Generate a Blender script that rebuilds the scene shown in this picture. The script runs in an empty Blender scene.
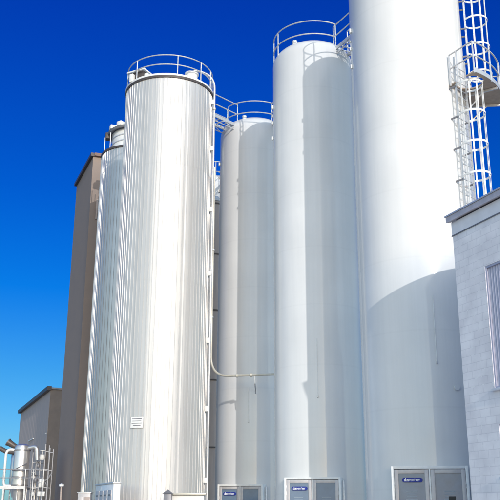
import bpy, bmesh, math, random
from mathutils import Vector, Matrix
random.seed(7)
R_ = math.radians
PI = math.pi
scene = bpy.context.scene
COL = scene.collection

# ------------------------------------------------------------------ materials
def new_mat(name):
    m = bpy.data.materials.new(name); m.use_nodes = True
    nt = m.node_tree
    return m, nt, nt.nodes['Principled BSDF'], nt.nodes, nt.links

def mat(name, col, rough=0.5, metal=0.0, var=0.10, scale=3.0, bump=0.0, bscale=40.0, coat=0.0, coat_r=0.05, stretch=None):
    """painted / plain surface: object-space noise drives a little colour and roughness variation"""
    m, nt, b, N, L = new_mat(name)
    tc = N.new('ShaderNodeTexCoord'); mp = N.new('ShaderNodeMapping')
    L.new(tc.outputs['Object'], mp.inputs['Vector'])
    if stretch: mp.inputs['Scale'].default_value = stretch
    nz = N.new('ShaderNodeTexNoise'); nz.inputs['Scale'].default_value = scale
    nz.inputs['Detail'].default_value = 6; nz.inputs['Roughness'].default_value = .6
    L.new(mp.outputs[0], nz.inputs['Vector'])
    cr = N.new('ShaderNodeValToRGB')
    cr.color_ramp.elements[0].position = .3; cr.color_ramp.elements[1].position = .7
    lo = [c*(1-var) for c in col]; hi = [min(1, c*(1+var)) for c in col]
    cr.color_ramp.elements[0].color = (*lo, 1); cr.color_ramp.elements[1].color = (*hi, 1)
    L.new(nz.outputs[0], cr.inputs[0]); L.new(cr.outputs[0], b.inputs['Base Color'])
    mr = N.new('ShaderNodeMapRange')
    mr.inputs['To Min'].default_value = max(.02, rough*.8); mr.inputs['To Max'].default_value = min(1, rough*1.25)
    L.new(nz.outputs[0], mr.inputs['Value']); L.new(mr.outputs[0], b.inputs['Roughness'])
    b.inputs['Metallic'].default_value = metal
    b.inputs['Coat Weight'].default_value = coat; b.inputs['Coat Roughness'].default_value = coat_r
    if bump:
        n2 = N.new('ShaderNodeTexNoise'); n2.inputs['Scale'].default_value = bscale; n2.inputs['Detail'].default_value = 5
        L.new(mp.outputs[0], n2.inputs['Vector'])
        bp = N.new('ShaderNodeBump'); bp.inputs['Strength'].default_value = bump; bp.inputs['Distance'].default_value = .02
        L.new(n2.outputs[0], bp.inputs['Height']); L.new(bp.outputs[0], b.inputs['Normal'])
    return m

def silo_paint():
    """glossy white paint: slow waviness of the plate, rain streaks, faint weld rings"""
    m, nt, b, N, L = new_mat('glossy_white_paint')
    tc = N.new('ShaderNodeTexCoord')
    mp = N.new('ShaderNodeMapping'); mp.inputs['Scale'].default_value = (3.0, 3.0, .10)
    L.new(tc.outputs['Object'], mp.inputs['Vector'])
    st = N.new('ShaderNodeTexNoise'); st.inputs['Scale'].default_value = 1.6; st.inputs['Detail'].default_value = 7
    st.inputs['Roughness'].default_value = .65
    L.new(mp.outputs[0], st.inputs['Vector'])
    big = N.new('ShaderNodeTexNoise'); big.inputs['Scale'].default_value = .5; big.inputs['Detail'].default_value = 4
    L.new(tc.outputs['Object'], big.inputs['Vector'])
    mul = N.new('ShaderNodeMath'); mul.operation = 'MULTIPLY'
    L.new(st.outputs[0], mul.inputs[0]); L.new(big.outputs[0], mul.inputs[1])
    cr = N.new('ShaderNodeValToRGB')
    cr.color_ramp.elements[0].position = .10; cr.color_ramp.elements[0].color = (.71, .712, .715, 1)
    cr.color_ramp.elements[1].position = .36; cr.color_ramp.elements[1].color = (.765, .765, .765, 1)
    L.new(mul.outputs[0], cr.inputs[0])
    b.inputs['Roughness'].default_value = .34
    b.inputs['Specular IOR Level'].default_value = .1
    b.inputs['Coat Weight'].default_value = .5; b.inputs['Coat Roughness'].default_value = .08
    # weld rings every 2.4 m
    sp = N.new('ShaderNodeSeparateXYZ'); L.new(tc.outputs['Object'], sp.inputs[0])
    md = N.new('ShaderNodeMath'); md.operation = 'PINGPONG'; md.inputs[1].default_value = 1.2
    L.new(sp.outputs[2], md.inputs[0])
    lt = N.new('ShaderNodeMapRange'); lt.inputs['From Min'].default_value = 0; lt.inputs['From Max'].default_value = .035
    lt.inputs['To Min'].default_value = .05; lt.inputs['To Max'].default_value = 0
    L.new(md.outputs[0], lt.inputs['Value'])
    dk = N.new('ShaderNodeMapRange'); dk.inputs['From Min'].default_value = .004; dk.inputs['From Max'].default_value = .045
    dk.inputs['To Min'].default_value = .972; dk.inputs['To Max'].default_value = 1.0
    L.new(md.outputs[0], dk.inputs['Value'])
    gn = N.new('ShaderNodeTexNoise'); gn.inputs['Scale'].default_value = .35; gn.inputs['Detail'].default_value = 8
    L.new(tc.outputs['Object'], gn.inputs['Vector'])
    gr = N.new('ShaderNodeMapRange'); gr.inputs['From Min'].default_value = .3; gr.inputs['From Max'].default_value = .7
    gr.inputs['To Min'].default_value = .94; gr.inputs['To Max'].default_value = 1.02
    L.new(gn.outputs[0], gr.inputs['Value'])
    pm = N.new('ShaderNodeMath'); pm.operation = 'MULTIPLY'
    L.new(dk.outputs[0], pm.inputs[0]); L.new(gr.outputs[0], pm.inputs[1])
    cm_ = N.new('ShaderNodeVectorMath'); cm_.operation = 'SCALE'
    L.new(cr.outputs[0], cm_.inputs[0]); L.new(pm.outputs[0], cm_.inputs['Scale']); L.new(cm_.outputs[0], b.inputs['Base Color'])
    wv = N.new('ShaderNodeTexNoise'); wv.inputs['Scale'].default_value = .8; wv.inputs['Detail'].default_value = 2
    L.new(tc.outputs['Object'], wv.inputs['Vector'])
    ad = N.new('ShaderNodeMath'); ad.operation = 'ADD'
    L.new(wv.outputs[0], ad.inputs[0]); L.new(lt.outputs[0], ad.inputs[1])
    bp = N.new('ShaderNodeBump'); bp.inputs['Strength'].default_value = .22; bp.inputs['Distance'].default_value = .025
    L.new(ad.outputs[0], bp.inputs['Height'])
    L.new(bp.outputs[0], b.inputs['Normal']); L.new(bp.outputs[0], b.inputs['Coat Normal'])
    return m

def cladding_metal(name, metal, r0, r1):
    m, nt, b, N, L = new_mat(name)
    tc = N.new('ShaderNodeTexCoord')
    mp = N.new('ShaderNodeMapping'); mp.inputs['Scale'].default_value = (5, 5, .12)
    L.new(tc.outputs['Object'], mp.inputs['Vector'])
    nz = N.new('ShaderNodeTexNoise'); nz.inputs['Scale'].default_value = 2.5; nz.inputs['Detail'].default_value = 6
    L.new(mp.outputs[0], nz.inputs['Vector'])
    at = N.new('ShaderNodeAttribute'); at.attribute_name = 'tone'
    ad = N.new('ShaderNodeMath'); ad.operation = 'ADD'
    L.new(nz.outputs[0], ad.inputs[0]); L.new(at.outputs['Fac'], ad.inputs[1])
    cr = N.new('ShaderNodeValToRGB')
    cr.color_ramp.elements[0].position = .3; cr.color_ramp.elements[0].color = (.50, .495, .49, 1)
    cr.color_ramp.elements[1].position = 1.1; cr.color_ramp.elements[1].color = (.66, .655, .65, 1)
    L.new(ad.outputs[0], cr.inputs[0]); L.new(cr.outputs[0], b.inputs['Base Color'])
    mr = N.new('ShaderNodeMapRange'); mr.inputs['To Min'].default_value = r0; mr.inputs['To Max'].default_value = r1
    L.new(nz.outputs[0], mr.inputs['Value']); L.new(mr.outputs[0], b.inputs['Roughness'])
    b.inputs['Metallic'].default_value = metal
    return m

def block_paint():
    m, nt, b, N, L = new_mat('painted_block_wall')
    uv = N.new('ShaderNodeUVMap'); uv.uv_map = 'UVMap'
    br = N.new('ShaderNodeTexBrick')
    br.inputs['Scale'].default_value = 1.0; br.inputs['Brick Width'].default_value = .40; br.inputs['Row Height'].default_value = .20
    br.inputs['Mortar Size'].default_value = .010; br.inputs['Mortar Smooth'].default_value = .3; br.inputs['Bias'].default_value = 0
    br.inputs['Color1'].default_value = (.89, .86, .885, 1); br.inputs['Color2'].default_value = (.93, .905, .925, 1)
    br.inputs['Mortar'].default_value = (.79, .765, .80, 1)
    # wobble the joints a little
    nz = N.new('ShaderNodeTexNoise'); nz.inputs['Scale'].default_value = 6; nz.inputs['Detail'].default_value = 3
    L.new(uv.outputs[0], nz.inputs['Vector'])
    mx = N.new('ShaderNodeMixRGB'); mx.blend_type = 'LINEAR_LIGHT'; mx.inputs[0].default_value = .012
    L.new(uv.outputs[0], mx.inputs[1]); L.new(nz.outputs['Color'], mx.inputs[2])
    L.new(mx.outputs[0], br.inputs['Vector'])
    n2 = N.new('ShaderNodeTexNoise'); n2.inputs['Scale'].default_value = 1.3; n2.inputs['Detail'].default_value = 8
    L.new(uv.outputs[0], n2.inputs['Vector'])
    cr = N.new('ShaderNodeValToRGB')
    cr.color_ramp.elements[0].position = .35; cr.color_ramp.elements[0].color = (.82, .82, .835, 1)
    cr.color_ramp.elements[1].position = .65; cr.color_ramp.elements[1].color = (1.0, 1.0, 1.0, 1)
    L.new(n2.outputs[0], cr.inputs[0])
    ml = N.new('ShaderNodeMixRGB'); ml.blend_type = 'MULTIPLY'; ml.inputs[0].default_value = 1
    L.new(br.outputs['Color'], ml.inputs[1]); L.new(cr.outputs[0], ml.inputs[2])
    # pale flecks along some joints
    n3 = N.new('ShaderNodeTexNoise'); n3.inputs['Scale'].default_value = 5.5; n3.inputs['Detail'].default_value = 2
    L.new(uv.outputs[0], n3.inputs['Vector'])
    gt = N.new('ShaderNodeMath'); gt.operation = 'GREATER_THAN'; gt.inputs[1].default_value = .61
    L.new(n3.outputs[0], gt.inputs[0])
    mm = N.new('ShaderNodeMath'); mm.operation = 'MULTIPLY'
    L.new(gt.outputs[0], mm.inputs[0]); L.new(br.outputs['Fac'], mm.inputs[1])
    fin = N.new('ShaderNodeMixRGB'); L.new(mm.outputs[0], fin.inputs[0])
    L.new(ml.outputs[0], fin.inputs[1]); fin.inputs[2].default_value = (.86, .85, .86, 1)
    L.new(fin.outputs[0], b.inputs['Base Color'])
    b.inputs['Roughness'].default_value = .75
    n4 = N.new('ShaderNodeTexNoise'); n4.inputs['Scale'].default_value = 45; n4.inputs['Detail'].default_value = 4
    L.new(uv.outputs[0], n4.inputs['Vector'])
    sb = N.new('ShaderNodeMath'); sb.operation = 'MULTIPLY_ADD'; sb.inputs[1].default_value = -1.0
    L.new(br.outputs['Fac'], sb.inputs[0])
    sc_ = N.new('ShaderNodeMath'); sc_.operation = 'MULTIPLY'; sc_.inputs[1].default_value = .35
    L.new(n4.outputs[0], sc_.inputs[0]); L.new(sc_.outputs[0], sb.inputs[2])
    bp = N.new('ShaderNodeBump'); bp.inputs['Strength'].default_value = .35; bp.inputs['Distance'].default_value = .010
    L.new(sb.outputs[0], bp.inputs['Height']); L.new(bp.outputs[0], b.inputs['Normal'])
    return m

def asphalt():
    m = mat('asphalt', (.055, .054, .052), .85, var=.35, scale=.35, bump=.4, bscale=60)
    return m

M = {}
M['paint'] = silo_paint()
M['clad'] = cladding_metal('aluminium_cladding', .42, .42, .56)
M['clad2'] = cladding_metal('bright_aluminium_cladding', .62, .34, .46)
M['block'] = block_paint()
M['galv'] = mat('galvanised_steel', (.62, .62, .63), .42, .55, .12, 12)
M['white'] = mat('white_enamel', (.78, .78, .77), .4, 0, .07, 5, coat=.2)
M['cream'] = mat('cream_pipe_paint', (.56, .53, .46), .35, .2, .08, 6)
M['dark'] = mat('dark_flashing', (.075, .062, .06), .5, .2, .2, 5)
M['rust'] = mat('red_brown_flashing', (.17, .10, .085), .55, 0, .2, 5)
M['taupe'] = mat('taupe_render', (.275, .218, .188), .85, 0, .05, 1.2, bump=.2, bscale=30)
M['taupe_d'] = mat('dark_taupe_shade_and_flange', (.18, .145, .125), .85, 0, .12, 1.2, bump=.25, bscale=30)  # shade of the shed front put into the colour; also plain duct flanges
M['greycl'] = mat('warm_grey_cladding', (.45, .37, .33), .6, .1, .04, 2, stretch=(1, 1, .2))
M['coping'] = mat('weathered_coping', (.60, .55, .57), .5, .3, .15, 4)
M['trim'] = mat('pale_wall_trim', (.80, .79, .83), .7, 0, .06, 3)
M['slat'] = mat('pale_blue_slats', (.46, .465, .58), .5, .1, .08, 4)
M['frame'] = mat('cabinet_frame_steel', (.50, .475, .475), .45, .2, .08, 6)
M['panel'] = mat('cabinet_panel_tinted', (.145, .205, .295), .25, 0, .12, 3, coat=.15)
M['blue'] = mat('blue_enamel', (.006, .022, .26), .6, 0, .1, 8)
M['ink'] = mat('white_lettering', (.80, .81, .85), .5, 0, .03, 8)
M['black'] = mat('black_rubber', (.02, .02, .022), .5, 0, .2, 10)
M['paper'] = mat('paper_notice', (.28, .34, .40), .5, 0, .1, 14)
M['steel'] = mat('stainless_steel', (.70, .68, .66), .36, .85, .06, 4, stretch=(6, 6, .3))
M['brownpipe'] = mat('brown_oxide_duct', (.12, .10, .09), .4, .3, .2, 5)
M['deck'] = mat('tan_deck_plate', (.42, .33, .26), .6, .1, .14, 6)
M['concrete'] = mat('yard_concrete', (.46, .45, .43), .9, 0, .14, .6, bump=.3, bscale=25)
M['asphalt'] = asphalt()
M['dull'] = mat('dull_galvanised', (.40, .40, .42), .55, .4, .2, 8)
M['greymetal'] = mat('mid_grey_metal', (.20, .20, .22), .45, .3, .12, 6)

# ------------------------------------------------------------------ mesh builder
class MB:
    def __init__(s): s.bm = bmesh.new(); s.smooth = True
    def box(s, c, size, rz=0, bevel=0):
        mtx = Matrix.Translation(c) @ Matrix.Rotation(rz, 4, 'Z') @ Matrix.Diagonal((*size, 1))
        r = bmesh.ops.create_cube(s.bm, size=1, matrix=mtx)
        if bevel:
            es = list({e for v in r['verts'] for e in v.link_edges})
            bmesh.ops.bevel(s.bm, geom=es, offset=bevel, segments=2, affect='EDGES', profile=.5)
        return s
    def tube(s, pts, r, seg=10, closed=False, caps=True):
        pts = [Vector(p) for p in pts]; n = len(pts); rings = []
        up = None
        for i, p in enumerate(pts):
            if closed: t = (pts[(i+1) % n] - pts[i-1])
            else: t = pts[min(i+1, n-1)] - pts[max(i-1, 0)]
            t.normalize()
            if up is None:
                up = Vector((0, 0, 1)) if abs(t.z) < .9 else Vector((1, 0, 0))
            a = up - t*up.dot(t)
            if a.length < 1e-5: a = t.orthogonal()
            a.normalize(); b_ = t.cross(a); up = a
            rr = r[i] if isinstance(r, (list, tuple)) else r
            rings.append([s.bm.verts.new(p + rr*(math.cos(2*PI*k/seg)*a + math.sin(2*PI*k/seg)*b_)) for k in range(seg)])
        m = n if closed else n-1
        for i in range(m):
            A, B = rings[i], rings[(i+1) % n]
            for k in range(seg):
                s.bm.faces.new((A[k], A[(k+1) % seg], B[(k+1) % seg], B[k]))
        if caps and not closed:
            s.bm.faces.new(rings[0][::-1]); s.bm.faces.new(rings[-1])
        return s
    def lathe(s, prof, seg=96, c=(0, 0, 0), a0=0, a1=2*PI):
        full = abs(a1-a0-2*PI) < 1e-6
        cx, cy, cz = c; rings = []
        cnt = seg if full else seg+1
        for (r, z) in prof:
            if r < 1e-6: rings.append([s.bm.verts.new((cx, cy, cz+z))])
            else: rings.append([s.bm.verts.new((cx+r*math.cos(a0+(a1-a0)*k/seg), cy+r*math.sin(a0+(a1-a0)*k/seg), cz+z)) for k in range(cnt)])
        for A, B in zip(rings, rings[1:]):
            for k in range(seg):
                k2 = (k+1) % cnt
                if len(A) == 1 and len(B) == 1: continue
                if len(A) == 1: f = (A[0], B[k2], B[k])
                elif len(B) == 1: f = (A[k], A[k2], B[0])
                else: f = (A[k], A[k2], B[k2], B[k])
                s.bm.faces.new(f)
        return s
    def prism(s, poly, z0, z1):
        lo = [s.bm.verts.new((x, y, z0)) for x, y in poly]; hi = [s.bm.verts.new((x, y, z1)) for x, y in poly]
        n = len(poly)
        for k in range(n): s.bm.faces.new((lo[k], lo[(k+1) % n], hi[(k+1) % n], hi[k]))
        s.bm.faces.new(lo[::-1]); s.bm.faces.new(hi)
        return s
    def flatbar(s, pts, w, t, wdir=(0, 0, 1)):
        """flat bar along pts: w across wdir, t the other way"""
        pts = [Vector(p) for p in pts]; wd = Vector(wdir); n = len(pts); rings = []
        for i, p in enumerate(pts):
            tg = (pts[min(i+1, n-1)] - pts[max(i-1, 0)]).normalized()
            o = tg.cross(wd).normalized()
            rings.append([s.bm.verts.new(p + wd*w/2*a + o*t/2*b_) for a, b_ in ((-1, -1), (1, -1), (1, 1), (-1, 1))])
        for A, B in zip(rings, rings[1:]):
            for k in range(4): s.bm.faces.new((A[k], A[(k+1) % 4], B[(k+1) % 4], B[k]))
        s.bm.faces.new(rings[0][::-1]); s.bm.faces.new(rings[-1])
        return s
    def build(s, name, m, parent=None, smooth=40):
        bmesh.ops.recalc_face_normals(s.bm, faces=s.bm.faces[:])
        me = bpy.data.meshes.new(name)
        if smooth:
            for f in s.bm.faces: f.smooth = True
            for e in s.bm.edges:
                if len(e.link_faces) == 2 and e.calc_face_angle(0) > R_(smooth): e.smooth = False
        s.bm.to_mesh(me); s.bm.free()
        me.materials.append(m)
        o = bpy.data.objects.new(name, me); COL.objects.link(o)
        if parent: o.parent = parent
        return o

def tag(o, label=None, cat=None, group=None, kind=None):
    if label: o['label'] = label
    if cat: o['category'] = cat
    if group: o['group'] = group
    if kind: o['kind'] = kind
    return o
def thing(name, label, cat, loc=(0, 0, 0), rz=0, group=None):
    o = bpy.data.objects.new(name, None); COL.objects.link(o)
    o.location = loc; o.rotation_euler = (0, 0, rz); o.empty_display_size = .3
    return tag(o, label, cat, group)
def kids(o): return [x for x in COL.objects if x.parent == o]
def copy_tree(o, parent=None):
    c = o.copy(); COL.objects.link(c)
    if parent: c.parent = parent
    for ch in kids(o): copy_tree(ch, c)
    return c
def arc(r, z, a0, a1, n, c=(0, 0)):
    return [(c[0]+r*math.cos(a0+(a1-a0)*k/n), c[1]+r*math.sin(a0+(a1-a0)*k/n), z) for k in range(n+1)]

# site grid: the row of silos and every wall run along ROW
ALPHA = R_(22)
ROW = Vector((-math.sin(ALPHA), math.cos(ALPHA), 0))
SIDE = Vector((math.cos(ALPHA), math.sin(ALPHA), 0))       # to the right of ROW
GRID = ALPHA                                               # rotation that turns +Y into ROW

# ------------------------------------------------------------------ ground
g = MB(); g.bm.faces.new([g.bm.verts.new(p) for p in ((-3000, -3000, 0), (3000, -3000, 0), (3000, 3000, 0), (-3000, 3000, 0))])
tag(g.build('ground', M['asphalt'], smooth=0), kind='structure')
g = MB(); g.bm.faces.new([g.bm.verts.new(p) for p in ((-40, -25, .004), (30, -25, .004), (30, 110, .004), (-40, 110, .004))])
tag(g.build('concrete_yard', M['concrete'], smooth=0), kind='structure')
g = MB()
for (x, y, r) in ((5.82, 27.7, 2.7), (2.81, 33.9, 2.5), (.22, 40.3, 2.5), (-2.4, 48.5, 2.5), (-4.0, 37.1, 2.8), (-6.6, 44.4, 2.6)):
    g.lathe([(r, 0), (r, .14), (r-.03, .17), (0, .17)], 64, (x, y, .0))
tag(g.build('silo_plinths', M['concrete']), kind='structure')

# ------------------------------------------------------------------ white silos
H_W = 21.1; DOME = .95
def railing(parent, R, zb, h, mid, a0, a1, post_angles, rad=.028, n=64):
    closed = abs(a1-a0-2*PI) < 1e-6
    m = MB()
    for z in (zb+h, zb+mid):
        p = arc(R, z, a0, a1, n)
        if closed: p = p[:-1]
        m.tube(p, rad, 8, closed)
    rl = m.build('guard_rail', M['galv'], parent)
    for a in post_angles:
        q = (R*math.cos(a), R*math.sin(a))
        MB().tube([(*q, zb-.12), (*q, zb+h)], rad, 8).build('post', M['galv'], rl)
    return rl

def white_silo(label, x, y, R, rail_a0, rail_a1, posts, knob_a, rod_a, rod_z, H_W=21.1, ngrp='white silos standing in one row'):
    t = thing('white_silo', label, 'silo', (x, y, 0), 0, ngrp)
    prof = [(R+.035, .17), (R+.035, .42), (R, .45)]
    prof += [(R, .45+(H_W-.45)*k/16) for k in range(1, 17)]
    for k in range(1, 25):
        a = PI/2*k/24
        prof.append((R*math.cos(a), H_W+DOME*math.sin(a)))
    prof[-1] = (0, H_W+DOME)
    MB().lathe(prof, 160).build('shell', M['paint'], t, 50)
    railing(t, R-.05, H_W, 1.36, .72, rail_a0, rail_a1, posts)
    # small roof fitting that peeks over the front edge
    q = ((R-.42)*math.cos(knob_a), (R-.42)*math.sin(knob_a))
    zt = H_W+DOME*math.sqrt(max(0, 1-((R-.42)/R)**2))
    k = MB(); k.lathe([(.10, -.1), (.10, .08), (.115, .09), (.11, .12), (.05, .15), (0, .155)], 20, (*q, zt))
    k.build('roof_vent', M['white'], t)
    # thin sensor conduit running down the plate
    a = rod_a; q = ((R+.03)*math.cos(a), (R+.03)*math.sin(a))
    c = MB().tube([(*q, rod_z[0]), (*q, rod_z[1])], .012, 8).build('sensor_conduit', M['white'], t)
    b = MB(); b.box((*q, rod_z[0]-.05), (.045, .045, .08), a, .008); b.build('junction_box', M['galv'], t)
    # pipe bracket cluster near the top, on the left-hand flank
    for z, q_ in ((19.0, 1.0), (18.6, .6), (18.25, .8), (17.5, .9)):
        bb = MB(); aa = R_(180+6*q_)
        p = Vector(((R+.04)*math.cos(aa), (R+.04)*math.sin(aa), z))
        bb.box(p, (.09*q_, .11*q_, .17*q_), aa, .012)
        bb.build('lifting_lug', M['white'], t)
    # flush patch plate and access flange low on the plate
    if R < 1.9: return t
    f = MB(); aa = rod_a+R_(16); p = Vector(((R+.012)*math.cos(aa), (R+.012)*math.sin(aa), 5.4))
    f.tube([p, p+Vector((math.cos(aa), math.sin(aa), 0))*.05], .09, 20)
    f.build('inspection_flange', M['paint'], t)
    return t

RD = 2.06; D = (5.82, 27.7); C = (2.81, 33.9); B = (.22, 40.3); E = (-2.4, 48.5)
white_silo('tall white silo with caged ladder, cut off by the top of the picture', *D, RD, R_(-58), R_(248), [R_(a) for a in (-58, -20, 25, 70, 115, 160, 205, 248)], R_(250), R_(-91), (6.2, 8.3))
white_silo('white domed silo second from the right, with shadowed right half', *C, 1.80, R_(176), R_(302), [R_(a) for a in (176, 205, 302)], R_(232), R_(-96), (6.0, 8.2))
white_silo('smaller looking white domed silo between the ribbed silo and the taller white ones', *B, 1.80, R_(219), R_(304), [R_(219), R_(304)], R_(247), R_(-98), (5.7, 7.2), 20.5)
white_silo('white silo glimpsed as a narrow strip behind the ribbed metal silo', *E, 1.80, R_(180), R_(300), [R_(a) for a in (180, 220, 260, 280, 300)], R_(250), R_(-96), (6.8, 8.7), 20.7)

# ------------------------------------------------------------------ ribbed metal silos
def ribbed_shell(R, z0, z1, n, seed, parent, m):
    rnd = random.Random(seed)
    me = bpy.data.meshes.new('ribbed_shell')
    prof = []; tones = []
    for i in range(n):
        w = 2*PI/n; a = i*w; j = rnd.uniform(-.005, .005)
        prof += [(a, R+j), (a+.05*w, R+.020), (a+.11*w, R+.020), (a+.16*w, R-j*.6), (a+.60*w, R+rnd.uniform(-.004, .004))]
        tn = rnd.uniform(-.12, .28)
        tones += [tn, .3, tn, tn, tn]
    N_ = len(prof)
    lev = []
    for q0, q1 in ((0, .27), (.27, .53), (.53, .79), (.79, 1)): lev += [(z0+(z1-z0)*q0, .005), (z0+(z1-z0)*q1, 0)]
    verts = []; faces = []
    for (z, dr) in lev:
        for (a, r) in prof: verts.append(((r+dr)*math.cos(a), (r+dr)*math.sin(a), z))
    ft = []
    for li in range(len(lev)-1):
        for k in range(N_):
            faces.append((li*N_+k, li*N_+(k+1) % N_, (li+1)*N_+(k+1) % N_, (li+1)*N_+k)); ft.append(tones[k])
    me.from_pydata(verts, [], faces)
    at = me.attributes.new('tone', 'FLOAT', 'FACE')
    for k, v in enumerate(ft): at.data[k].value = v
    me.materials.append(m)
    o = bpy.data.objects.new('ribbed_shell', me); COL.objects.link(o); o.parent = parent
    return o

HA = 21.3
A = (-4.0, 37.1); RA = 2.12
ta = thing('ribbed_silo', 'broad ribbed aluminium silo in front, with round guard rail on top', 'silo', (*A, 0), 0, 'ribbed metal silos')
ribbed_shell(RA, .17, HA, 74, 3, ta, M['clad'])
MB().lathe([(RA+.035, HA-.10), (RA+.045, HA-.10), (RA+.045, HA), (RA+.035, HA)], 128).build('dark_rim_band', M['dark'], ta)
MB().lathe([(RA+.03, HA), (RA+.06, HA+.01), (RA+.06, HA+.10), (RA-.1, HA+.14), (RA-.9, HA+.30), (0, HA+.42)], 128).build('roof', M['white'], ta)
railing(ta, RA-.03, HA+.1, 1.02, .52, 0, 2*PI, [R_(a) for a in (10, 55, 100, 145, 190, 226, 285, 320, 345)], n=96)
# roof filter box at the left edge: lid, dark body, two legs
fb = MB(); fb.box((-1.36, -1.02, HA+.42), (.80, .66, .42), R_(-28), .03); fu = fb.build('filter_box', M['dark'], ta)
fb = MB(); fb.box((-1.36, -1.02, HA+.67), (1.02, .82, .09), R_(-28), .03); fb.build('box_lid', M['white'], fu)
fb = MB(); fb.box((-1.70, -1.30, HA+.28), (.2, .2, .42), R_(-28), .02); fb.build('box_foot', M['white'], fu)
fb = MB(); fb.box((-.98, -1.42, HA+.28), (.2, .18, .40), R_(-28), .02); fb.build('box_foot', M['white'], fu)
fb = MB(); fb.lathe([(.28, 0), (.28, .28), (.34, .3), (.34, .38), (0, .46)], 24, (1.15, -1.2, HA+.22)); fb.build('roof_hatch', M['white'], ta)
# sign plate on the cladding
aa = R_(-107); sp = Vector((math.cos(aa), math.sin(aa), 0)); tp = Vector((-math.sin(aa), math.cos(aa), 0))
sg = MB(); sg.box(sp*(RA+.05)+Vector((0, 0, 5.25)), (.03, .56, .46), aa, .004); sgo = sg.build('sign_plate', M['white'], ta)
ln = MB()
for k, (w, dz) in enumerate(((.44, .14), (.40, .05), (.46, -.04), (.34, -.13))):
    ln.box(sp*(RA+.067)+Vector((0, 0, 5.25+dz)), (.006, w, .028), aa)
ln.build('text_lines', M['greymetal'], sgo)

A2 = (-6.6, 44.4); RA2 = 1.95
tb = thing('ribbed_silo', 'slimmer ribbed metal silo at the back, topped by a small round drum', 'silo', (*A2, 0), 0, 'ribbed metal silos')
ribbed_shell(RA2, .17, 21.15, 66, 5, tb, M['clad2'])
MB().lathe([(RA2+.03, 21.05), (RA2+.05, 21.05), (RA2+.05, 21.17), (RA2+.03, 21.17)], 96).build('dark_rim_band', M['dark'], tb)
MB().lathe([(RA2+.03, 21.15), (RA2-.02, 21.2), (1.46, 21.5), (0, 21.55)], 96).build('roof', M['white'], tb)
dr = MB().lathe([(1.42, 21.4), (1.42, 22.55), (0, 22.6)], 72).build('filter_drum', M['white'], tb)
for z in (21.75, 22.1, 22.42):
    MB().lathe([(1.42, z), (1.455, z), (1.455, z+.05), (1.42, z+.05)], 72).build('hoop', M['galv'], dr)
cp = MB(); cp.lathe([(1.2, 22.56), (1.66, 22.46), (1.70, 22.58), (1.3, 22.76), (0, 22.85)], 72)
cp.build('drum_cap', M['greymetal'], tb)
for (a, r, s_) in ((205, 1.45, .5), (235, 1.35, .55), (262, 1.4, .4), (285, 1.3, .6)):
    k = MB(); k.box((r*math.cos(R_(a)), r*math.sin(R_(a)), 22.82), (s_*.8, .36, .28), R_(a), .05); k.build('cap_valve', M['white'], tb)
k = MB(); k.box((1.66*math.cos(R_(188)), 1.66*math.sin(R_(188)), 22.45), (.32, .42, .40), R_(188), .06); k.build('fan_motor', M['dark'], tb)
for a in (200, 225):
    q = (1.85*math.cos(R_(a)), 1.85*math.sin(R_(a)))
    MB().tube([(*q, 21.1), (*q, 22.2)], .025, 8).build('roof_post', M['galv'], tb)

# ------------------------------------------------------------------ pipes
def bend(p0, corner, p1, r, n=10):
    p0, c, p1 = Vector(p0), Vector(corner), Vector(p1)
    d0 = (p0-c).normalized(); d1 = (p1-c).normalized()
    ang = d0.angle(d1); t = r/math.tan(ang/2)
    a, b_ = c+d0*t, c+d1*t
    out = [p0]
    for k in range(n+1):
        u = k/n
        out.append(a*(1-u)**2 + c*2*u*(1-u) + b_*u*u)
    out.append(p1)
    return out

# fill pipe on the right flank of the ribbed silo, gooseneck over the rail
fa = R_(-12); fo = Vector((math.cos(fa), math.sin(fa), 0))
ft = Vector((A[0], A[1], 0)) + fo*(RA+.16)
tf = thing('fill_pipe', 'white fill pipe climbing the right flank of the ribbed silo, hooked over at the top', 'pipe', (ft.x, ft.y, 0))
inn = -fo*1.15 + Vector((.12, -.35, 0))
path = bend((0, 0, .2), (0, 0, 22.35), (inn.x, inn.y, 22.42), .95, 16) + [(inn.x*1.25, inn.y*1.25, 22.15), (inn.x*1.3, inn.y*1.3, 21.5)]
MB().tube(path, .052, 14).build('pipe', M['galv'], tf)
MB().tube([(0, 0, 20.35), (0, 0, 20.45)], .085, 14).build('flange', M['cream'], tf)
for z in (3.0, 6.0, 9.0, 12.1, 15.2, 18.3, 20.75):
    b = MB(); b.box(-fo*.06+Vector((-.02, -.03, z)), (.16, .15, .24), fa, .02); b.build('clamp', M['white'], tf)

M['duct'] = mat('taupe_duct_paint', (.62, .50, .43), .8, 0, .10, 2, stretch=(3, 3, .2))
td = thing('riser_duct', 'tall taupe round riser duct squeezed between ribbed silo and smaller white silo', 'duct', (-1.95, 44.6, 0))
MB().tube([(0, 0, .2), (0, 0, 18.6)], .27, 24).build('duct', M['duct'], td)
for z in (4.9, 8.4, 12.2, 15.4, 18.4):
    MB().lathe([(.27, z), (.315, z), (.315, z+.07), (.27, z+.07)], 24).build('joint_flange', M['taupe_d'], td)
MB().lathe([(.30, 18.6), (.30, 18.72), (.1, 18.95), (0, 18.97)], 24).build('cap', M['white'], td)
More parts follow.
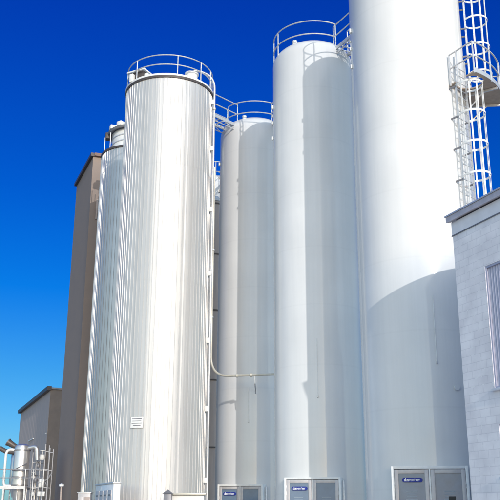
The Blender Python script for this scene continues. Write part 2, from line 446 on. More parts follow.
# cream transfer pipe: down between silos, then across the front of B towards C
pz = 7.5
pB = Vector((B[0]-.05, B[1]-1.80-.42, pz)); pC = Vector((C[0]-1.55, C[1]+.15, pz))
pV = Vector((-1.73, 37.2, 0))
tt = thing('transfer_pipe', 'cream pipe that drops between two silos and bends to cross the white one', 'pipe', (pV.x, pV.y, 0))
L0 = Vector((pV.x, pV.y, 0))
end = Vector((1.75, 35.0, pz-.22))
path = bend(Vector((0, 0, 17.6)), Vector((0, 0, pz)), end-L0, 1.0, 18)
MB().tube(path, .052, 14).build('pipe', M['cream'], tt)
for u in (.34, .52):
    q = (end-L0)*u; q.z = pz-.22*u
    b = MB(); b.tube([q+Vector((-.05, 0, 0)), q+Vector((.05, 0, 0))], .085, 14); b.build('pipe_collar', M['cream'], tt)
q = (end-L0)*.56; q.z = pz-.13
hk = MB(); hk.tube([q+Vector((0, 0, .02)), q+Vector((.02, .03, -.35)), q+Vector((.05, .4, -.62)), q+Vector((.05, .9, -.66))], .026, 8)
hk.build('support_bracket', M['galv'], tt)
for z in (10.2, 13.4):
    b = MB(); b.tube([(0, 0, z-.04), (0, 0, z+.04)], .082, 14); b.build('pipe_collar', M['galv'], tt)

# ------------------------------------------------------------------ roof catwalks
def catwalk(label, p0, p1, zd, w=.75):
    p0, p1 = Vector(p0), Vector(p1); d = (p1-p0); ln_ = d.length; rz = math.atan2(d.y, d.x)
    t = thing('roof_catwalk', label, 'catwalk', (p0.x, p0.y, zd), rz, 'catwalks joining the silo roofs')
    m = MB()
    for s in (-1, 1): m.box((ln_/2, s*w/2, -.06), (ln_, .05, .16))
    for k in range(int(ln_/.28)): m.box((.14+k*.28, 0, -.02), (.05, w-.05, .03))
    m.build('deck', M['galv'], t)
    m = MB()
    nb = max(2, int(ln_/.9))
    for k in range(nb):
        x0, x1 = ln_*k/nb, ln_*(k+1)/nb
        for s in (-1, 1):
            m.tube([(x0, s*w/2, -.14), ((x0+x1)/2, s*w/2, -.34)], .022, 6).tube([((x0+x1)/2, s*w/2, -.34), (x1, s*w/2, -.14)], .022, 6)
    for s in (-1, 1): m.tube([(.2, s*w/2, -.34), (ln_-.2, s*w/2, -.34)], .025, 6)
    m.build('truss', M['galv'], t)
    for s in (-1, 1):
        r = MB()
        for z in (.58, 1.12): r.tube([(0, s*w/2, z), (ln_, s*w/2, z)], .028, 8)
        ro = r.build('guard_rail', M['galv'], t)
        for k in range(nb+1):
            if k % 2 == 0: MB().tube([(ln_*k/nb, s*w/2, -.05), (ln_*k/nb, s*w/2, 1.12)], .026, 8).build('post', M['galv'], ro)
    return t
ZD = H_W+.22
def edge(c, r, deg): return (c[0]+r*math.cos(R_(deg)), c[1]+r*math.sin(R_(deg)), 0)
cw = Vector(SIDE)*.34
def off(p, k=1): return (p[0]+cw.x*k, p[1]+cw.y*k, 0)
catwalk('high catwalk between the tall cut off silo and the domed silo beside it', (4.0, 32.75, 0), (5.85, 29.2, 0), 21.3)
catwalk('high catwalk from the shadowed domed silo to the smaller domed silo', (1.45, 39.0, 0), (2.7, 35.6, 0), 20.75)
catwalk('short catwalk joining the ribbed silo roof to the smaller white dome', (-2.2, 38.0, 0), (-.95, 39.3, 0), 20.75)
catwalk('far catwalk behind the ribbed silo leading to the half hidden white silo', (-1.15, 47.1, 0), (-.85, 42.5, 0), 20.9)

# ------------------------------------------------------------------ caged ladders and rest platform on D
def caged_ladder(label, psi, z0, z1, cage0, cage1, stand=.24, w=.50, rc=.44, name='caged_ladder'):
    # local frame: x = outwards from silo, y = along tangent
    rz = math.atan2(-math.cos(psi), math.sin(psi))
    o = Vector((math.sin(psi), -math.cos(psi), 0))
    p = Vector((*D, 0)) + o*(RD+stand)
    t = thing(name, label, 'ladder', (p.x, p.y, z0), rz, 'caged ladders on the tall silo')
    h = z1-z0
    for s in (-1, 1):
        MB().box((0, s*w/2, h/2), (.065, .028, h)).build('stile', M['galv'], t)
    rung = MB().tube([(0, -w/2, .2), (0, w/2, .2)], .016, 6).build('rung', M['galv'], t)
    for k in range(1, int((h-.2)/.28)):
        c_ = rung.copy(); COL.objects.link(c_); c_.parent = t; c_.location = (0, 0, .28*k)
    k = .5
    while k < h:
        for s in (-1, 1): MB().box((-stand/2, s*(w/2+.026), k), (stand+.06, .02, .06)).build('wall_bracket', M['greymetal'], t)
        k += 1.15
    # hoops
    ang = [R_(a) for a in range(-128, 129, 8)]
    cx = .36
    k = cage0
    while k <= cage1+.01:
        m = MB()
        pts = [(0, -w/2, k)] + [(cx+rc*math.cos(a), rc*math.sin(a), k) for a in ang] + [(0, w/2, k)]
        m.flatbar(pts, .07, .012).build('cage_hoop', M['white'], t)
        k += 1.12
    for a in (-100, -60, -25, 25, 60, 100):
        a = R_(a)
        m = MB(); m.box((cx+(rc-.016)*math.cos(a), (rc-.016)*math.sin(a), (cage0+cage1)/2), (.014, .05, cage1-cage0+.08), a)
        m.build('cage_strap', M['white'], t)
    return t
ZP = 15.9
caged_ladder('lower caged ladder on the tall silo, ending below the rest platform', R_(40), 2.6, ZP+1.0, ZP-2.75-1.12*9, ZP-2.75, w=.60)
caged_ladder('upper caged ladder on the tall silo, rising from the rest platform out of the picture', R_(74), ZP+.02, H_W+2.0, .95, .95+1.12*5.001, stand=.17, w=.5)
# rest platform
def polar(psi, r): return (r*math.sin(psi), -r*math.cos(psi))
tpf = thing('rest_platform', 'small curved rest platform with rails, halfway up the tall silo ladders', 'platform', (*D, ZP))
m = MB()
PS0, PS1, NP = 31, 83, 150
psis = [R_(PS0+(PS1-PS0)*k/NP) for k in range(NP+1)]
r0, r1 = RD+.02, RD+1.2
def hole(psi, r):
    # hatch where the lower ladder comes through
    x, y = polar(psi, r); hx, hy = polar(R_(40), RD+.24+.36)
    return math.hypot(x-hx, y-hy) < .47
nr = 60
grid = [[m.bm.verts.new((*polar(p, r0+(r1-r0)*j/nr), 0)) for j in range(nr+1)] for p in psis]
for i in range(NP):
    for j in range(nr):
        pc = (psis[i]+psis[i+1])/2; rcn = r0+(r1-r0)*(j+.5)/nr
        if not hole(pc, rcn): m.bm.faces.new((grid[i][j], grid[i+1][j], grid[i+1][j+1], grid[i][j+1]))
ret = bmesh.ops.extrude_face_region(m.bm, geom=m.bm.faces[:])
bmesh.ops.translate(m.bm, verts=[v for v in ret['geom'] if isinstance(v, bmesh.types.BMVert)], vec=(0, 0, -.05))
m.build('deck', M['deck'], tpf, 30)
m = MB(); m.flatbar([(*polar(p, r1+.01), .03) for p in psis[::5]], .16, .012); m.build('toe_board', M['galv'], tpf)
rl = MB()
for z in (.58, 1.12):
    rl.tube([(*polar(R_(PS0), r0+.06), z)] + [(*polar(p, r1), z) for p in psis[::5]] + [(*polar(R_(PS1), r0+.06), z)], .026, 8)
rlo = rl.build('guard_rail', M['galv'], tpf)
for a, r in ((31, r0+.08), (31, r0+.42), (31, r1), (48, r1), (65, r1), (83, r1), (83, r0+.08)):
    q = polar(R_(a), r); MB().tube([(*q, -.08), (*q, 1.12)], .028, 8).build('post', M['galv'], rlo)
for a in (57, 81):
    b = MB(); p0 = polar(R_(a), r0); p1 = polar(R_(a), r1-.1)
    b.tube([(*p0, -.75), (*polar(R_(a), r0+.7), -.10)], .028, 8); b.box((*polar(R_(a), (r0+r1)/2), -.10), (.07, r1-r0, .08), R_(a))
    b.build('bracket', M['galv'], tpf)

# ------------------------------------------------------------------ double door cabinets at the silo feet
GLYPH = {  # 5x7 strokes drawn as bars: (x0,y0,x1,y1)
 'd': [(1,0,1,1),(0,0,1,0),(0,0,0,.55),(0,.55,1,.55)], 'u': [(0,0,0,.55),(0,0,1,0),(1,0,1,.55)],
 's': [(0,0,1,0),(1,0,1,.28),(0,.28,1,.28),(0,.28,0,.55),(0,.55,1,.55)], 'v': [(0,.55,.5,0),(.5,0,1,.55)],
 'e': [(0,0,1,0),(0,0,0,.55),(0,.55,1,.55),(1,.55,1,.28),(0,.28,1,.28)], 'n': [(0,0,0,.55),(0,.55,1,.55),(1,.55,1,0)],
 't': [(.4,0,.4,.9),(0,.55,.9,.55)], 'm': [(0,0,0,.55),(0,.55,1,.55),(.5,.55,.5,0),(1,.55,1,0)],
 'r': [(0,0,0,.55),(0,.55,.8,.55)]}
def lettering(word, x0, z0, w, h, y, name, parent, bold=3):
    m = MB(); step = w/len(word); gw = step*.62
    for i, ch in enumerate(word):
        th = h*(.20 if i < bold else .13)
        for (a, b_, c_, d_) in GLYPH[ch]:
            xa, za = x0+i*step+a*gw+b_*h*.12, z0+b_*h; xb, zb = x0+i*step+c_*gw+d_*h*.12, z0+d_*h
            dx, dz = xb-xa, zb-za; L_ = math.hypot(dx, dz) or 1e-4; nx, nz = -dz/L_*th/2, dx/L_*th/2; ex, ez = dx/L_*th/2, dz/L_*th/2
            yj = y-.0006*(len(m.bm.faces) % 7)
            m.bm.faces.new([m.bm.verts.new(v) for v in ((xa-ex+nx, yj, za-ez+nz), (xb+ex+nx, yj, zb+ez+nz), (xb+ex-nx, yj, zb+ez-nz), (xa-ex-nx, yj, za-ez-nz))])
    return m.build(name, M['ink'], parent, 0)

def cabinet(label, c, R, phi, W, H):
    """phi: direction of the front, degrees from -Y towards -X.  local: x = to the right seen from the front, -y = out"""
    n = Vector((-math.sin(R_(phi)), -math.cos(R_(phi)), 0))
    p = Vector((*c, 0)) + n*(R+.16)
    t = thing('door_cabinet', label, 'cabinet', (p.x, p.y, .17), -R_(phi), 'double door cabinets at the silo feet')
    dep = .62; fw = .085
    m = MB()
    m.box((-W/2+fw/2, dep/2, H/2), (fw, dep, H), 0, .008); m.box((W/2-fw/2, dep/2, H/2), (fw, dep, H), 0, .008)
    m.box((0, dep/2, H-fw/2+.003), (W-2*fw, dep-.01, fw), 0, .006); m.box((0, dep/2, .06), (W-2*fw, dep-.01, .12), 0, .006)
    m.box((0, .05, H/2), (.05, .07, H-2*fw), 0, .004)
    m.build('frame', M['white'], t)
    m = MB(); m.box((W/2+.06, .32, H/2-.05), (.07, .07, H-.1), 0, .01); m.build('side_post', M['galv'], t)
    m = MB(); m.box((0, dep-.12, H/2), (W-2*fw-.01, .02, H-.1)); m.build('back_panel', M['greymetal'], t)
    dw = (W-2*fw-.05)/2-.012
    for s in (-1, 1):
        xc = s*(dw/2+.031); st = .115
        d = MB(); z0, z1 = .14, H-fw-.012
        d.box((xc-dw/2+st/2, .02, (z0+z1)/2), (st, .045, z1-z0), 0, .006); d.box((xc+dw/2-st/2, .02, (z0+z1)/2), (st, .045, z1-z0), 0, .006)
        d.box((xc, .02, z1-st/2), (dw-2*st, .04, st), 0, .005); d.box((xc, .02, z0+st/2), (dw-2*st, .04, st), 0, .005)
        do = d.build('door', M['frame'], t)
        g_ = MB(); g_.box((xc, .03, (z0+z1)/2), (dw-2*st+.02, .012, z1-z0-2*st+.02)); g_.build('tinted_panel', M['panel'], do)
        h_ = MB(); h_.tube([(xc-s*(dw/2-.05), -.04, H*.42), (xc-s*(dw/2-.05), -.04, H*.5)], .014, 8)
        h_.box((xc-s*(dw/2-.05), -.018, H*.42), (.02, .05, .02)); h_.box((xc-s*(dw/2-.05), -.018, H*.5), (.02, .05, .02))
        h_.build('handle', M['black'], do)
        for z in (H*.25, H*.8): MB().tube([(xc+s*(dw/2+.004), -.006, z-.06), (xc+s*(dw/2+.004), -.006, z+.06)], .014, 8).build('hinge', M['galv'], do)
        nt_ = MB()
        for k in range(5): nt_.box((xc+.02*s, .0215, H-.72-k*.075), (.34-.03*(k % 3), .004, .022))
        nt_.build('notice', M['paper'], do)
        if s == 1:
            l_ = MB(); l_.box((xc+.08, .0205, H-.92), (.20, .006, .12)); lo = l_.build('small_label', M['black'], do)
    # rounded blue name plate with white lettering on the left door
    xc = -(dw/2+.031)+.02; pw, ph = .60, .135; zc = H-.40
    pl = MB(); pts = []
    for k in range(13): a = -PI/2+PI*k/12; pts.append((xc+pw/2-ph/2+ph/2*math.cos(a), zc+ph/2*math.sin(a)))
    for k in range(13): a = PI/2+PI*k/12; pts.append((xc-pw/2+ph/2+ph/2*math.cos(a), zc+ph/2*math.sin(a)))
    fr = [pl.bm.verts.new((x, -.012, z)) for x, z in pts]; bk = [pl.bm.verts.new((x, .024, z)) for x, z in pts]
    for k in range(len(pts)): pl.bm.faces.new((fr[k], fr[(k+1) % len(pts)], bk[(k+1) % len(pts)], bk[k]))
    pl.bm.faces.new(fr); pl.bm.faces.new(bk[::-1])
    po = pl.build('name_plate', M['blue'], t, 30)
    lettering('dusventmer', xc-.235, zc-.03, .48, .085, -.016, 'lettering', po)
    return t
cabinet('double door cabinet at the foot of the tall silo, beside the block wall', D, RD, 12.5, 2.24, 2.88)
cabinet('double door cabinet at the foot of the domed silo second from the right', C, 1.80, 14, 2.12, 2.80)
cabinet('double door cabinet at the foot of the smaller white silo, farthest of three', B, 1.80, 18.5, 2.12, 2.74)

# ------------------------------------------------------------------ painted block building on the right
bc = Vector((5.57, 21.75, 0)); HB = 9.34; LB = 12.0; WB = 11.0; PITCH = .25
tbk = thing('block_building', 'pale painted block building with overhanging roof edge at the right', 'building', bc, ALPHA)
# local axes: -y runs along the visible wall towards the viewer, x runs away to the right
def wall_with_holes(holes, L_, H_, name, parent, m):
    """wall in plane x=0, from y=0 to y=-L_, openings (y0,y1,z0,z1) with y positive distances"""
    bm = bmesh.new(); uvl = bm.loops.layers.uv.new('UVMap')
    ys = sorted({0, L_} | {v for h in holes for v in h[:2]}); zs = sorted({0, H_} | {v for h in holes for v in h[2:]})
    def quad(ps, uvs):
        f = bm.faces.new([bm.verts.new(p) for p in ps])
        for l, u in zip(f.loops, uvs): l[uvl].uv = u
    for y0, y1 in zip(ys, ys[1:]):
        for z0, z1 in zip(zs, zs[1:]):
            ym, zm = (y0+y1)/2, (z0+z1)/2
            if any(h[0] < ym < h[1] and h[2] < zm < h[3] for h in holes): continue
            quad([(0, -y0, z0), (0, -y1, z0), (0, -y1, z1), (0, -y0, z1)], [(y0, z0), (y1, z0), (y1, z1), (y0, z1)])
    d = .10
    for (y0, y1, z0, z1) in holes:
        quad([(0, -y0, z0), (0, -y0, z1), (d, -y0, z1), (d, -y0, z0)], [(0, z0), (0, z1), (d, z1), (d, z0)])
        quad([(0, -y1, z0), (d, -y1, z0), (d, -y1, z1), (0, -y1, z1)], [(0, z0), (d, z0), (d, z1), (0, z1)])
        quad([(0, -y0, z1), (0, -y1, z1), (d, -y1, z1), (d, -y0, z1)], [(y0, 0), (y1, 0), (y1, d), (y0, d)])
        quad([(0, -y0, z0), (d, -y0, z0), (d, -y1, z0), (0, -y1, z0)], [(y0, 0), (y0, d), (y1, d), (y1, 0)])
    # other three walls
    for (p, q) in (((0, 0), (WB, 0)), ((WB, 0), (WB, -L_)), ((WB, -L_), (0, -L_))):
        l_ = math.hypot(q[0]-p[0], q[1]-p[1])
        quad([(*p, 0), (*q, 0), (*q, H_), (*p, H_)], [(0, 0), (l_, 0), (l_, H_), (0, H_)])
    me = bpy.data.meshes.new(name); bm.to_mesh(me); bm.free(); me.materials.append(m)
    o = bpy.data.objects.new(name, me); COL.objects.link(o); o.parent = parent
    return o
HOLES = [(1.24, 3.3, 4.64, 7.77), (1.27, 3.1, 2.55, 3.78), (5.4, 7.4, 4.64, 7.77), (8.6, 10.6, 4.64, 7.77)]
wall_with_holes(HOLES, LB, HB-.36, 'block_walls', tbk, M['block'])
m = MB()
m.box((.03, -LB/2, HB-.17), (.09, LB+.03, .36)); m.box((WB-.03, -LB/2, HB-.17), (.09, LB+.03, .36)); m.build('trim_course', M['trim'], tbk)
m = MB(); m.box((.02, -LB/2, HB-.365), (.10, LB+.05, .025)); m.build('drip_strip', M['greymetal'], tbk)
def roof_slab(o, z0, z1, y0, y1):
    xr = WB/2; f = lambda x: PITCH*min(x, WB-x)
    sec = [(-o, HB+f(-o)+z0), (xr, HB+f(xr)+z0), (WB+o, HB+f(WB+o)+z0), (WB+o, HB+f(WB+o)+z1), (xr, HB+f(xr)+z1), (-o, HB+f(-o)+z1)]
    k = MB(); A_ = [k.bm.verts.new((x, y0, z)) for x, z in sec]; B_ = [k.bm.verts.new((x, y1, z)) for x, z in sec]
    for i in range(6): k.bm.faces.new((A_[i], A_[(i+1) % 6], B_[(i+1) % 6], B_[i]))
    k.bm.faces.new((A_[0], A_[1], A_[4], A_[5])); k.bm.faces.new((A_[1], A_[2], A_[3], A_[4]))
    k.bm.faces.new((B_[5], B_[4], B_[1], B_[0])); k.bm.faces.new((B_[4], B_[3], B_[2], B_[1]))
    return k
roof_slab(.15, .05, .21, .07, -LB-.07).build('roof_edge', M['coping'], tbk, 0)
roof_slab(.18, .213, .255, .09, -LB-.09).build('roof_sheet', M['galv'], tbk, 0)
m = MB()
for y in (0.0, -LB+.2):
    v0 = [m.bm.verts.new(p) for p in ((.002, y, HB-.36), (WB-.002, y, HB-.36), (WB-.002, y, HB+.06), (WB/2, y, HB+.06+PITCH*WB/2), (.002, y, HB+.06))]
    m.bm.faces.new(v0)
ret = bmesh.ops.extrude_face_region(m.bm, geom=m.bm.faces[:])
bmesh.ops.translate(m.bm, verts=[v for v in ret['geom'] if isinstance(v, bmesh.types.BMVert)], vec=(0, -.2, 0))
m.build('gable_ends', M['trim'], tbk, 0)
for i, (y0, y1, z0, z1) in enumerate(HOLES):
    w_ = thing('slatted_window' if i != 1 else 'small_window', '', '', (0, 0, 0))
    for k in ('label', 'category'):
        if k in w_: del w_[k]
    w_.parent = tbk
    m = MB(); f = .05
    m.box((.045, -y0-f/2, (z0+z1)/2), (.06, f, z1-z0)); m.box((.045, -y1+f/2, (z0+z1)/2), (.06, f, z1-z0))
    m.box((.045, -(y0+y1)/2, z1-f/2), (.058, y1-y0-2*f, f)); m.box((.045, -(y0+y1)/2, z0+f/2), (.058, y1-y0-2*f, f))
    m.build('window_frame', M['slat'], w_)
    m = MB(); y = y0+f+.03
    if i != 1:
        m.box((.09, -(y0+y1)/2, (z0+z1)/2), (.012, y1-y0-2*f, z1-z0-2*f))
        while y < y1-f-.02:
            m.box((.075, -y, (z0+z1)/2), (.016, .05, z1-z0-2*f), R_(35)); y += .10
        m.build('slats', M['slat'], w_, 0)
    else:
        m.box((.08, -(y0+y1)/2, (z0+z1)/2), (.02, y1-y0-2*f, z1-z0-2*f)); m.build('pane', M['panel'], w_)
    m = MB(); m.box((-.01, -(y0+y1)/2, z0-.03), (.16, y1-y0+.1, .06), 0, .01); m.build('sill', M['trim'], w_)

# ------------------------------------------------------------------ taupe tower and low shed on the left
def box_building(name, label, cat, corner, wf, dp, h, wall_m, side_m, extras):
    t = thing(name, label, cat, (*corner, 0), ALPHA)   # local x to the right along the front, y backwards
    m = MB(); m.prism([(0, 0), (wf, 0), (wf, dp), (0, dp)], 0, h); m.build('walls', wall_m, t, 0)
    extras(t, wf, dp, h)
    return t
def tower_extras(t, wf, dp, h):
    m = MB(); m.box((-.05, dp/2, h+.02), (.22, dp+.2, .22)); m.build('side_flashing', M['dark'], t)
    m = MB(); m.box((wf/2+.06, -.06, h+.03), (wf, .24, .20)); m.build('front_flashing', M['rust'], t)
    m = MB(); m.box((wf/2, dp/2, h+.01), (wf-.2, dp-.2, .1)); m.build('roof', M['dark'], t)
    m = MB(); m.box((.42, -.05, 19.6), (.10, .1, 1.3), 0, .01); m.build('wall_louvre', M['greycl'], t)
box_building('taupe_tower', 'tall plain taupe tower behind the slimmer ribbed silo', 'tower', (-9.92, 48.5), 5.0, 5.4, 23.2, M['taupe'], M['taupe'], tower_extras)
def shed_extras(t, wf, dp, h):
    m = MB(); m.box((-.12, dp/2, h+.05), (.35, dp+.4, .32)); m.build('roof_gutter', M['dark'], t)
    m = MB(); m.box((wf/2, -.05, h+.05), (wf, .2, .14)); m.build('front_flashing', M['greymetal'], t)
    m = MB(); m.box((wf/2+.02, -.02, h/2-.02), (wf, .06, h-.04)); m.build('front_shade_sheet', M['taupe_d'], t, 0)  # darker sheet over the front, its cast shade put into the colour
    m = MB(); m.box((wf/2, dp/2, h), (wf-.3, dp-.3, .12)); m.build('roof', M['greymetal'], t)
    m = MB()
    y = .5
    while y < dp: m.box((-.002, y, h/2), (.008, .018, h)); y += 1.0
    m.build('cladding_seams', M['greycl'], t)
    m = MB(); m.box((-.06, .35, 7.9), (.12, .1, .06)); m.box((-.05, 9.0, 8.0), (.10, 3.0, .06)); m.build('side_lamp_rail', M['white'], t)
shed = box_building('grey_shed', 'low warm grey industrial shed at the far left', 'building', (-16.6, 70.0), 12.0, 18.5, 11.5, M['greycl'], M['greycl'], shed_extras)

# ------------------------------------------------------------------ process equipment, lower left
YC = 50.0
def PX(x, y=YC): return (x-250)/875*y
def PZ(yp, y=YC): return 1.7+(513-yp)/875*y*.985
tcy = thing('cyclone_separator', 'shiny upright steel cyclone with banded body and cone beneath, lower left', 'cyclone', (PX(18.5), YC, 0))
MB().lathe([(0, 5.50), (.20, 5.48), (.40, 5.38), (.455, 5.22), (.455, 3.15)], 48).build('body', M['steel'], tcy)
MB().lathe([(.455, 3.15), (.16, 1.75), (.13, 1.3), (0, 1.3)], 48).build('cone', M['steel'], tcy)
for z in (5.1, 3.95, 3.6, 3.14):
    MB().lathe([(.455, z), (.49, z), (.49, z+.05), (.455, z+.05)], 48).build('band', M['greymetal'], tcy)
MB().tube([(-.3, -.48, 3.98), (.45, -.50, 4.36)], .022, 8).build('stay_bar', M['greymetal'], tcy)
MB().tube(bend((.2, -.1, 5.2), (.9, -.25, 5.34), (1.0, -.3, 4.55), .25), .11, 14).build('outlet_duct', M['steel'], tcy)
MB().tube(bend((-.2, -.1, 5.1), (-.88, -.2, 5.2), (-.88, -.2, 3.3), .32) + bend((-.88, -.2, 3.4), (-.88, -.2, 3.12), (-.4, -.1, 3.12), .22)[1:], .075, 12).build('bypass_pipe', M['white'], tcy)
for a in (30, 150, 270):
    q = (.42*math.cos(R_(a)), .42*math.sin(R_(a))); MB().tube([(*q, 0), (*q, 3.2)], .04, 8).build('leg', M['galv'], tcy)

tdt = thing('exhaust_duct', 'brown sloping exhaust duct ending above the steel cyclone', 'duct', (PX(8), YC+.6, 0))
MB().tube([(.55, 0, 5.22), (.0, 0, 5.38), (-.42, 0, 5.62)], [.12, .15, .2], 16).build('duct', M['brownpipe'], tdt)
MB().tube([(-.05, .2, 5.05), (-.6, .2, 5.12), (-.95, .2, 5.3)], .13, 16).build('lower_duct', M['brownpipe'], tdt)
MB().tube([(-.42, 0, 5.62), (-.46, 0, 5.645)], .23, 16).build('duct_flange', M['greymetal'], tdt)
MB().tube([(.3, .15, 0), (.3, .15, 5.15)], .05, 8).build('stand_pipe', M['galv'], tdt)

tvs = thing('buffer_vessel', 'slim dark steel vessel just left of the banded cyclone', 'vessel', (PX(8.5), YC+1.1, 0))
MB().lathe([(0, 5.1), (.25, 5.05), (.34, 4.9), (.34, 3.2), (.12, 2.5), (0, 2.5)], 36).build('body', M['steel'], tvs)
for a in (45, 165, 285):
    q = (.3*math.cos(R_(a)), .3*math.sin(R_(a))); MB().tube([(*q, 0), (*q, 3.3)], .035, 8).build('leg', M['galv'], tvs)

tpl = thing('service_platform', 'galvanised service platform with two rails around the steel cyclone', 'platform', (PX(22), YC, 0))
def px(x): return PX(x)-PX(22)
m = MB(); m.box(((px(-6)+px(28))/2, -.75, 3.02), (px(28)-px(-6), .10, .16)); m.box(((px(-6)+px(28))/2, 1.7, 3.02), (px(28)-px(-6), .10, .16))
m.box(((px(-6)+px(28))/2, 1.25, 3.07), (px(28)-px(-6)-.04, .8, .03)); m.box(((px(-6)+px(28))/2, -.62, 3.07), (px(28)-px(-6)-.04, .16, .03)); m.build('deck', M['galv'], tpl)
m = MB()
for z in (3.55, 4.02):
    m.tube([(px(-6), -.75, z), (px(45), -.75, z)], .026, 8)
ro = m.build('guard_rail', M['dull'], tpl)
for x in (-4, 6, 27, 35, 45):
    MB().tube([(px(x), -.75, 3.0 if x < 28 else 0), (px(x), -.75, 4.05)], .028, 8).build('post', M['galv'], ro)
for x in (-5, 6.5, 27.5):
    for y in (-.75, 1.7): MB().box((px(x), y, 1.47), (.09, .09, 2.94)).build('column', M['galv'], tpl)

tpr = thing('pipe_rack', 'tangle of galvanised frames, valves and pipes right of the steel cyclone', 'pipe rack', (PX(37), YC+.3, 0))
def qx(x): return PX(x)-PX(37)
m = MB()
for x, zt in ((28.5, 5.2), (32.5, 4.9), (36.5, 4.6), (41.0, 5.5), (45.5, 5.3)):
    m.box((qx(x), 0, zt/2), (.05, .05, zt)); m.box((qx(x), .9, zt/2), (.05, .05, zt))
for z, a, b_ in ((4.45, 28.5, 36.5), (4.05, 28.5, 45.5), (3.05, 28.5, 45.5), (2.35, 28.5, 45.5), (5.1, 41, 45.5)):
    m.box(((qx(a)+qx(b_))/2, -.035, z), (qx(b_)-qx(a), .04, .045)); m.box(((qx(a)+qx(b_))/2, .935, z), (qx(b_)-qx(a), .04, .045))
m.build('steel_frame', M['dull'], tpr)
rr = random.Random(11)
for k in range(5):
    x = qx(29.5+k*2.1); m = MB()
    m.tube(bend((x, .3+.08*k, .3), (x, .3+.08*k, 3.2+.28*rr.uniform(-1, 3)), (x+.55, .2, 3.2+.28*rr.uniform(-1, 3)), .12), .035+.012*rr.random(), 10)
    m.build('pipe', M['steel' if k % 2 else 'galv'], tpr)
for k, (x, z, s_) in enumerate(((30.8, 3.62, .11), (33.6, 3.45, .13), (31.5, 2.7, .12), (35.0, 4.25, .10), (38.4, 4.75, .17))):
    m = MB(); m.lathe([(0, -s_), (s_*.7, -s_*.9), (s_, 0), (s_*.7, s_*.9), (0, s_)], 16, (qx(x), -.1, z)); m.tube([(qx(x), -.1, z), (qx(x), -.1, z+s_*2.2)], .02, 6)
    m.lathe([(s_*.9, 0), (s_*.9, .03), (0, .03)], 16, (qx(x), -.1, z+s_*2.2))
    m.build('valve', M['greymetal'] if k % 2 else M['white'], tpr)
MB().box((qx(40), -.1, 3.3), (.28, .18, .44), 0, .02).build('control_box', M['white'], tpr); MB().box((qx(40.3), -.1, 2.7), (.42, .2, .26), 0, .02).build('control_box', M['white'], tpr)
m = MB(); m.tube([(qx(36.2), -.05, 4.9), (qx(39.4), -.05, 4.66)], .13, 14); m.build('fan_housing', M['greymetal'], tpr)

# slim vent stack in front of the tower
tv = thing('vent_stack', 'slim pale vent stack with white cap at the foot of the tower', 'vent', (PX(61, 44), 44, 0))
MB().tube([(0, 0, 0), (0, 0, 2.95)], .05, 12).build('pipe', M['greycl'], tv)
MB().lathe([(.06, 2.9), (.13, 2.95), (.13, 3.03), (0, 3.1)], 20).build('cap', M['white'], tv)

# low equipment in front of the ribbed silos
def low_box(name, label, cat, p, w, dp, h, rz, detail):
    t = thing(name, label, cat, (*p, 0), rz)
    m = MB(); m.box((w/2, dp/2, h/2), (w, dp, h), 0, .015); m.build('housing', M['frame'] if name == 'meter_cabinet' else M['white'], t)
    detail(t, w, dp, h)
    return t
def d1(t, w, dp, h):
    m = MB(); m.box((w/2, dp/2, h+.02), (w+.08, dp+.08, .04), 0, .008); m.build('lid', M['galv'], t)
    for k in range(2):
        m = MB(); m.box((w*(.25+.5*k), -.012, h*.5), (w*.42, .02, h*.86), 0, .004); m.build('door', M['greycl'] if k else M['frame'], t)
low_box('meter_cabinet', 'low grey two door cabinet in front of the slimmer ribbed silo', 'cabinet', (PX(78, 40), 40.0), .58, .5, 2.55, R_(0), d1)
def d2(t, w, dp, h):
    m = MB(); m.box((w/2, dp/2, h+.03), (w+.06, dp+.06, .06), 0, .01); m.build('lid', M['galv'], t)
    for k in range(4):
        y0 = .2+k*.74
        m = MB(); m.box((-.010, y0+.32, h*.52), (.02, .60, h*.8), 0, .005); m.build('side_panel', M['frame'], t)
        m = MB(); m.box((-.025, y0+.32, h-.40), (.02, .40, .05)); m.build('louvre', M['greymetal'], t)
    m = MB(); m.tube([(-.06, .55, h-.75), (-.0, .55, h-.75)], .09, 16); m.build('gauge', M['black'], t)
low_box('pump_housing', 'white louvred pump housing with bright end, in front of the broad ribbed silo', 'machine housing', (-5.15, 33.0), .27, 3.2, 2.74, ALPHA, d2)
def d3(t, w, dp, h):
    m = MB(); m.box((w/2, dp/2-.05, h+.04), (w+.14, dp+.2, .08), 0, .012); m.build('top_ledge', M['cream'], t)
    for k in range(3):
        m = MB(); m.box((w*(.17+.33*k), -.012, h*.5), (w*.29, .02, h*.84), 0, .005); m.build('door', M['white'], t)
low_box('low_cabinet', 'long low white cabinet with cream ledge at the foot of the broad ribbed silo', 'cabinet', (PX(173, 34), 34.0), 1.24, .5, 2.36, R_(0), d3)
tg = thing('gabled_post', 'squat grey post with pointed top beside the long low cabinet', 'post', (PX(168.5, 33.6), 33.6, 0))
m = MB(); m.box((0, 0, 1.2), (.30, .30, 2.4), 0, .01); m.build('post_body', M['greymetal'], tg)
m = MB()
v = [m.bm.verts.new(p) for p in ((-.2, -.2, 2.4), (.2, -.2, 2.4), (.2, .2, 2.4), (-.2, .2, 2.4), (0, 0, 2.56))]
m.bm.faces.new(v[:4][::-1])
for k in range(4): m.bm.faces.new((v[k], v[(k+1) % 4], v[4]))
m.build('pointed_cap', M['greymetal'], tg, 0)

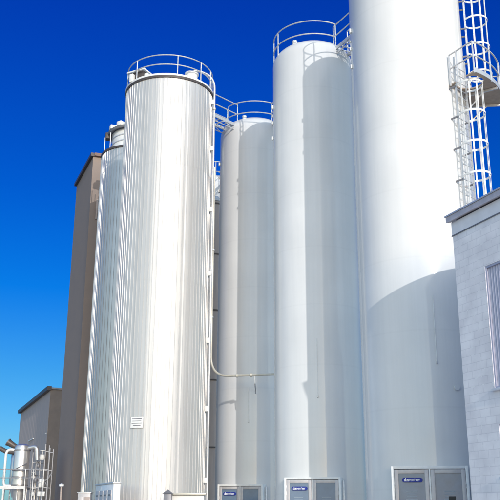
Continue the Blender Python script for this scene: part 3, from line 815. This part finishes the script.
# ------------------------------------------------------------------ light, sky, camera
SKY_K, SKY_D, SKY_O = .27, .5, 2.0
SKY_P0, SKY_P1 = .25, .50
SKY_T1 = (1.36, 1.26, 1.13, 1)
SUN_EL = R_(15.5); SUN_AZ = R_(17.6)       # sun stands behind the viewer, a little to the right
sd = Vector((math.sin(SUN_AZ)*math.cos(SUN_EL), -math.cos(SUN_AZ)*math.cos(SUN_EL), math.sin(SUN_EL)))
sl = bpy.data.lights.new('sun', 'SUN'); sl.energy = 2.1; sl.angle = R_(.53); sl.color = (1.0, .955, .89)
so = bpy.data.objects.new('sun', sl); COL.objects.link(so)
so.rotation_euler = sd.to_track_quat('Z', 'Y').to_euler(); so.location = (20, -20, 40)

w = bpy.data.worlds.new('World'); scene.world = w; w.use_nodes = True
nt = w.node_tree; N = nt.nodes; L = nt.links
bg = N['Background']
sky = N.new('ShaderNodeTexSky'); sky.sky_type = 'NISHITA'; sky.sun_disc = False
sky.sun_elevation = SUN_EL
sky.sun_rotation = math.atan2(sd.x, sd.y)
sky.altitude = 200; sky.air_density = 1.0; sky.dust_density = SKY_D; sky.ozone_density = SKY_O
# the deep polarised blue lies opposite the sun; towards the sun the tint is raised as added fill light
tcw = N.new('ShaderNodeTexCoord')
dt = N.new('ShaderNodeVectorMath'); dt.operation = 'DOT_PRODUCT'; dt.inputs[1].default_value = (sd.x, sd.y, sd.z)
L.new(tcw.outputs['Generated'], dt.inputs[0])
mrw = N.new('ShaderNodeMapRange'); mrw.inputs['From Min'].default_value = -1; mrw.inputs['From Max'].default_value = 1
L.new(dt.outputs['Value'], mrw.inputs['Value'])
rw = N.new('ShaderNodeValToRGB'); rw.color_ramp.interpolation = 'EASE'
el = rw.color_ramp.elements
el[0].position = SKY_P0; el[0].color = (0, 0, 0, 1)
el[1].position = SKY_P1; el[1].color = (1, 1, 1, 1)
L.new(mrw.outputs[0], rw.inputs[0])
sz = N.new('ShaderNodeSeparateXYZ'); L.new(tcw.outputs['Generated'], sz.inputs[0])
rz_ = N.new('ShaderNodeValToRGB'); e2 = rz_.color_ramp.elements
e2[0].position = .02; e2[0].color = (.13, .275, .45, 1)
e2[1].position = .56; e2[1].color = (.002, .093, .53, 1)
for p_, c_ in ((.15, (.052, .235, .435, 1)), (.25, (.004, .185, .49, 1)), (.36, (.001, .138, .50, 1))):
    x_ = e2.new(p_); x_.color = c_
L.new(sz.outputs[2], rz_.inputs[0])
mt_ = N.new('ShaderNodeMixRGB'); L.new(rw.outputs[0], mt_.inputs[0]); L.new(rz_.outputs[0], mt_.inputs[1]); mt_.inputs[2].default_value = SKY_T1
mxs = N.new('ShaderNodeMixRGB'); mxs.blend_type = 'MULTIPLY'; mxs.inputs[0].default_value = 1
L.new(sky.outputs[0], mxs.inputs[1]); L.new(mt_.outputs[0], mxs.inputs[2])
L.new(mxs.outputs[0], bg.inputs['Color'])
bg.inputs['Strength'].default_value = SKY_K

cam = bpy.data.cameras.new('camera'); co = bpy.data.objects.new('camera', cam); COL.objects.link(co)
cam.sensor_width = 36; cam.lens = 36*835/500; cam.clip_end = 6000; cam.clip_start = .1
co.location = (0, 0, 1.7)
co.rotation_euler = (Matrix.Rotation(R_(90+17.48), 3, 'X') @ Matrix.Rotation(R_(.26), 3, 'Z')).to_euler()
scene.camera = co
scene.render.resolution_x = scene.render.resolution_y = 1024
scene.view_settings.view_transform = 'Standard'; scene.view_settings.look = 'None'; scene.view_settings.exposure = 0
